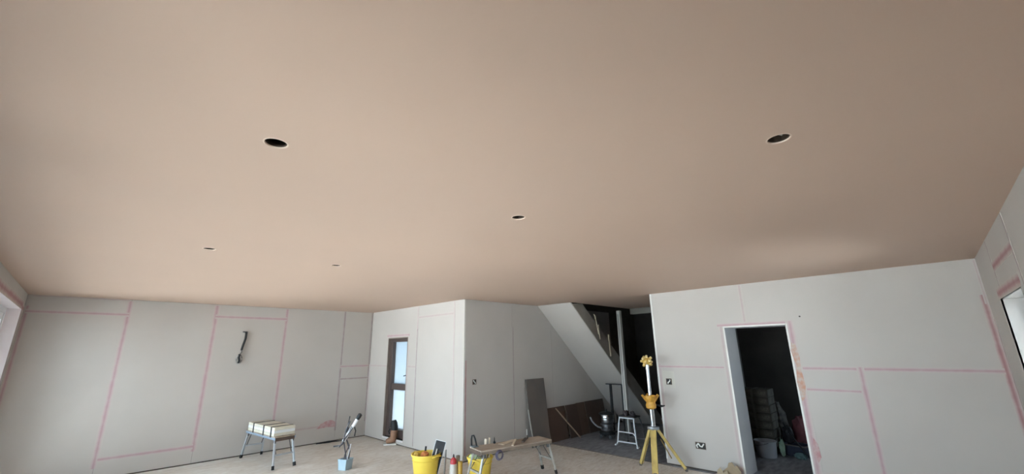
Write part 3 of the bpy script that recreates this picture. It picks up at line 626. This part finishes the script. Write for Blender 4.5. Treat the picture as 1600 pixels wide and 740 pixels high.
# ---------------------------------------------------------------- blue tub with folding stand
def blue_box():
    t = empty('blue_tub', (3.23, 6.93, 0), R(25), 'small light blue square tub on the open floor', 'tub')
    bl = mat('pale_blue', (172, 192, 203), .5, var=.12, scale=8)
    m = MB(); w0, w1, h = .07, .08, .15
    for a, b, c, d in (((-1, -1), (1, -1), 0, 0), ((1, -1), (1, 1), 0, 0), ((1, 1), (-1, 1), 0, 0), ((-1, 1), (-1, -1), 0, 0)):
        n = Vector((a[0]+b[0], a[1]+b[1], 0)).normalized()*.006
        p = [Vector((a[0]*w0, a[1]*w0, 0)), Vector((b[0]*w0, b[1]*w0, 0)), Vector((b[0]*w1, b[1]*w1, h)), Vector((a[0]*w1, a[1]*w1, h))]
        m.add(p+[q-n for q in p], [(0, 1, 2, 3), (7, 6, 5, 4), (0, 4, 5, 1), (1, 5, 6, 2), (2, 6, 7, 3), (3, 7, 4, 0)])
    m.box(-w0, w0, -w0, w0, 0, .006); m.build('body', bl, t)
    MB().box(.07, .084, -.084, .084, .137, .155).box(-.084, -.07, -.084, .084, .137, .155).box(-.07, .07, .07, .084, .137, .155).box(-.07, .07, -.084, -.07, .137, .155).build('rim', bl, t, bevel=.003)
    s = empty('folding_stand', (3.23, 6.93, 0), R(-45.6), 'folded metal stand with white tube and black cap in blue tub', 'stand')   # x = across the view
    MB().tube([(-.06, 0, .40), (.13, .03, .73)], .026, 14).build('tube', white_plastic, s, smooth=True)
    MB().tube([(.125, .03, .72), (.145, .033, .755), (.165, .036, .79), (.172, .037, .80)], [.028, .034, .034, .02], 14).build('cap', black, s, smooth=True)
    rods = [[(-.03, .0, .02), (-.02, .0, .20), (.03, .02, .33), (-.03, .01, .45)], [(.03, -.02, .02), (.0, -.02, .22), (-.05, -.01, .40), (.06, 0, .62)],
            [(-.22, .02, .325), (-.10, .02, .34), (-.02, .01, .50), (.01, 0, .60)], [(-.11, -.03, .32), (-.03, -.02, .44), (.08, -.02, .60)],
            [(-.03, .03, .52), (-.01, .03, .70), (.0, .03, .77)], [(.08, .03, .62), (.11, .03, .55), (.10, .03, .47)]]
    rods += [[(.02, .03, .02), (.045, .03, .25), (-.02, .02, .42), (.10, .02, .66)], [(-.06, -.03, .36), (-.02, -.03, .58), (.03, -.02, .70)]]
    for i, p in enumerate(rods): MB().tube(p, .010, 8).build('rod', black if i in (4, 5) else mat('rod_dark', (92, 88, 92), .4, .6, var=.2), s, smooth=True)
    MB().beam((.01, 0, .05), (.06, .01, .36), .035, .01).build('flat_bar', mat('pale_bar', (206, 206, 210), .5, .3), s)
blue_box()
tag(MB().tube([(3.62, 9.15, .012), (3.78, 9.12, .014), (3.85, 9.10, .022), (3.95, 9.13, .012), (4.12, 9.08, .01)], [.008, .012, .02, .012, .007], 8).build('floor_cable', black, smooth=True), 'short black cable end on the floor at the long wall', 'cable')

# tall boot under the slim window
def boot():
    t = empty('work_boot', (4.60, 7.93, 0), R(-38), 'tall tan and black boot with white sole below the slim window', 'boot')
    MB().prism([(-.14, 0), (.10, 0), (.11, .03), (-.15, .03)], -.045, .045, lambda a, b, k: (a, k, b)).build('sole', mat('sole_white', (214, 208, 200), .6, var=.1), t, bevel=.006)
    tan = mat('tan_leather', (156, 116, 90), .6, var=.25, scale=14)
    MB().tube([(-.10, 0, .065), (-.04, 0, .085), (.02, 0, .10), (.04, 0, .16), (.045, 0, .27)], [.04, .055, .07, .068, .07], 16).build('upper', tan, t, smooth=True)
    MB().tube([(.045, 0, .25), (.045, 0, .32), (.03, 0, .40), (.02, 0, .45)], [.062, .068, .066, .045], 16).build('shaft', black, t, smooth=True)
    MB().tube([(-.04, 0, .30), (-.065, 0, .25), (-.05, 0, .2)], .012, 8).build('pull_strap', black, t, smooth=True)
boot()

# ---------------------------------------------------------------- electrical boxes and cable
def back_box(name, W, a, b, wd, ht, label, double=False):
    p = W.fn(a, b, 0); t = empty(name, p, 0, label, 'socket box')
    def f(x, y, k): return (-k, x, y) if W.axis == 'x' else (x, -k, y)
    MB().prism([(-wd/2, -ht/2), (wd/2, -ht/2), (wd/2, ht/2), (-wd/2, ht/2)], .0005, .002, f).build('back', mat('box_recess_shade', (38, 32, 28), .6), t)  # flat plate; the shade of a recess is put into its colour
    m = MB()
    for x0, x1, y0, y1 in ((-wd/2, -wd/2+.006, -ht/2, ht/2), (wd/2-.006, wd/2, -ht/2, ht/2), (-wd/2, wd/2, ht/2-.006, ht/2), (-wd/2, wd/2, -ht/2, -ht/2+.006)):
        m.prism([(x0, y0), (x1, y0), (x1, y1), (x0, y1)], .0005, .006, f)
    m.build('rim', mat('box_rim', (120, 100, 84), .5, .3), t)
    cm = mat('cable_white', (228, 226, 220), .5)
    if double:
        MB().tube([f(-.05, .03, .006), f(-.02, -.012, .016), f(.0, -.005, .02), f(.03, .03, .01)], .010, 8).build('cable', cm, t, smooth=True)
        MB().tube([f(.03, .028, .006), f(.055, .0, .016), f(.045, -.03, .008)], .011, 8).build('cable', cm, t, smooth=True)
    else:
        MB().tube([f(-.02, .03, .004), f(-.012, .0, .014), f(.012, -.01, .012), f(.02, -.03, .006)], .008, 8).build('cable', cm, t, smooth=True)
back_box('switch_box', D, 4.915, 1.235, .085, .085, 'small switch box on the shaded wall')
back_box('switch_box', C, 3.125, 1.23, .095, .095, 'small switch box on a cream patch beside the tripod')
back_box('socket_box', C, 2.745, .335, .15, .095, 'double socket box with white cable ends low on right wall', True)
def wall_cable():
    t = empty('wall_cable', (2.115, YA, 1.9), 0, 'black cable hanging out of the long wall, coiled end', 'cable')
    MB().tube([(-.045, -.006, .275), (.02, -.015, .275), (.03, -.006, .275)], .012, 8).build('wall_clip', dull_metal, t)
    MB().tube([(.005, -.002, .27), (.012, -.03, .26), (.01, -.035, .15), (-.015, -.035, .03), (-.028, -.035, -.06)], .019, 10).build('sleeve', black, t, smooth=True)
    MB().tube([(-.028, -.035, -.06), (-.02, -.04, -.09), (-.045, -.04, -.13), (-.02, -.045, -.16)], .010, 8).build('core', mat('core_grey', (112, 106, 102), .5, var=.2), t, smooth=True)
    pts = [(-.045+.045*math.cos(a), -.03-.012*math.sin(a*.5), -.22+.075*math.sin(a)) for a in [math.pi*.5+2*math.pi*i/20*1.25 for i in range(21)]]
    MB().tube(pts, .010, 8).build('coil', mat('coil_grey', (96, 92, 90), .5, col2=(196, 192, 188), scale=20), t, smooth=True)
    MB().tube([(-.05, -.04, -.13), (-.055, -.045, -.19), (-.04, -.045, -.25), (-.055, -.045, -.29)], .018, 8).build('tail', black, t, smooth=True)
wall_cable()
tag(MB().tube([(XC-.0005, 1.185, 2.14), (XC-.012, 1.185, 2.14)], .011, 10).build('wall_plug', mat('plug_dark', (88, 80, 74), .6)), 'small dark fixing in the wall above the doorway corner', 'fixing')

# torn sack against the right wall
def scrap():
    t = empty('torn_card', (6.60, 2.30, 0), 0, 'torn brown card scrap standing against the wall by the doorway', 'card')
    m = mat('brown_card', (158, 138, 112), .9, var=.2, scale=9, bump=.3, bscale=40)
    MB().prism([(-.10, 0), (.11, 0), (.12, .08), (.06, .13), (.045, .185), (.0, .20), (-.04, .15), (-.06, .17), (-.12, .10)], -.004, .004, lambda a, b, k: (k+b*.35, a, b)).build('sheet', m, t)
    MB().prism([(.02, 0), (.19, 0), (.18, .09), (.14, .13), (.10, .07), (.05, .10)], -.004, .004, lambda a, b, k: (k-.04+b*.3, a, b)).build('flap', mat('brown_card_inner', (178, 160, 134), .9, var=.15, scale=9), t)
scrap()

# ---------------------------------------------------------------- store room through the doorway
pack = mat('pack_grey', (98, 93, 84), .8, scale=6, col2=(70, 66, 60))
ords = ['topmost', 'second', 'third', 'fourth', 'fifth', 'sixth', 'seventh', 'lowest']
rr = random.Random(11)
for k in range(8):
    z0 = .0+(7-k)*.129
    j, q = rr.uniform(-.02, .02), rr.uniform(-3, 3)
    t = empty('tile_pack', (8.66+j, 2.42+j*.5, z0), R(q), 'grey tile pack, %s%s of the stack inside the doorway' % (ords[k], '' if k in (0, 7) else ' from the top'), 'pack', 'stack of packs in the store room')
    MB().box(-.2, .2, -.25, .25, 0, .122).build('carton', pack, t, bevel=.004)
    MB().box(-.204, .204, -.02, .02, -.0, .124).build('band', mat('pack_band', (104, 100, 92), .6), t)
    MB().box(-.2025, -.2, -.22, -.10, .03, .09).build('print_label', mat('pack_label', (112, 106, 96), .7, var=.4, scale=30), t)
def bucket():
    t = empty('grey_bucket', (8.25, 2.27, 0), R(30), 'grey builder bucket standing just inside the doorway', 'bucket')
    gm = mat('bucket_grey', (170, 172, 178), .5, var=.12, scale=5)
    MB().lathe([(.001, 0), (.135, 0), (.14, .01), (.158, .23), (.168, .235), (.168, .25), (.156, .25), (.135, .015), (.001, .012)], 32).build('body', gm, t, smooth=True)
    MB().tube([(.168*math.cos(a), .168*math.sin(a), .235-.06*math.sin(a)) for a in [math.pi*i/14 for i in range(15)]], .004, 6).build('bail_handle', dull_metal, t, smooth=True)
bucket()
tag(MB().beam((8.16, 2.50, 0), (8.38, 2.56, .78), .09, .02, up=(1, 0, 0)).build('leaning_board', mat('olive_board', (120, 110, 84), .8, var=.2)), 'narrow olive board leaning beside the stack of packs', 'board')
def crate():
    t = empty('navy_crate', (8.68, 1.93, 0), R(-12), 'navy plastic crate on the store room floor', 'crate')
    nv = mat('navy', (44, 48, 66), .5, var=.15)
    MB().box(-.14, .14, -.19, .19, 0, .012).box(-.14, -.128, -.19, .19, .012, .17).box(.128, .14, -.19, .19, .012, .17).box(-.128, .128, -.19, -.178, .012, .17).box(-.128, .128, .178, .19, .012, .17).build('body', nv, t, bevel=.003)
    MB().box(-.152, -.14, -.2, .2, .155, .175).box(.14, .152, -.2, .2, .155, .175).box(-.152, .152, -.202, -.19, .155, .175).box(-.152, .152, .19, .202, .155, .175).build('rim', mat('crate_rim', (96, 88, 86), .5), t, bevel=.003)
crate()
tag(MB().blob((8.70, 2.02, .30), (.09, .085, .15), .3, 2, 3, 3, floor=.178).build('rubble_sack', mat('black_sack', (40, 38, 42), .45, var=.3, scale=8, bump=.5, bscale=14), smooth=True), 'black rubble sack heaped in the navy crate', 'sack')
tag(MB().blob((9.02, 1.90, .28), (.13, .15, .29), .35, 2, 6, 3, floor=0).build('cloth_bag', mat('maroon_cloth', (128, 72, 78), .85, var=.4, scale=6), smooth=True), 'maroon cloth bag slumped behind the navy crate', 'bag')
tag(MB().blob((9.12, 2.21, .36), (.14, .11, .40), .35, 2.5, 8, 3, floor=0).build('grey_sack', mat('grey_sack', (124, 118, 112), .8, col2=(70, 68, 66), scale=10), smooth=True), 'grey lumpy sack standing behind the black sack', 'sack')
tag(MB().blob((8.44, 2.08, .13), (.035, .04, .13), .35, 3, 5, 3, floor=0).build('green_rag', mat('sage_rag', (150, 172, 150), .85, var=.3, scale=12), smooth=True), 'pale green rag drooping between bucket and navy crate', 'rag')
tag(MB().blob((8.43, 1.84, .04), (.06, .09, .05), .5, 3, 12, 3, floor=0).build('teal_rag', mat('teal_rag', (104, 128, 128), .85, var=.4, scale=12), smooth=True), 'teal rag on the floor in front of the navy crate', 'rag')
tag(MB().tube([(8.62, 2.05, .50), (8.50, 1.92, .30), (8.42, 1.70, .013)], .012, 8).build('broom_stick', black, smooth=True), 'black stick slanting across the navy crate', 'stick')
for k, (y, lab) in enumerate(((1.22, 'dark plank leaning in the store room, the one further from the doorway'), (1.42, 'dark plank leaning in the store room close to the doorway edge'))):
    tag(MB().beam((9.2+.3*k, y, 0), (9.55+.3*k, y-.06, 2.1), .12, .03, up=(0, 1, 0)).build('leaning_plank', mat('store_plank', (70, 58, 50), .8, var=.3)), lab, 'plank')
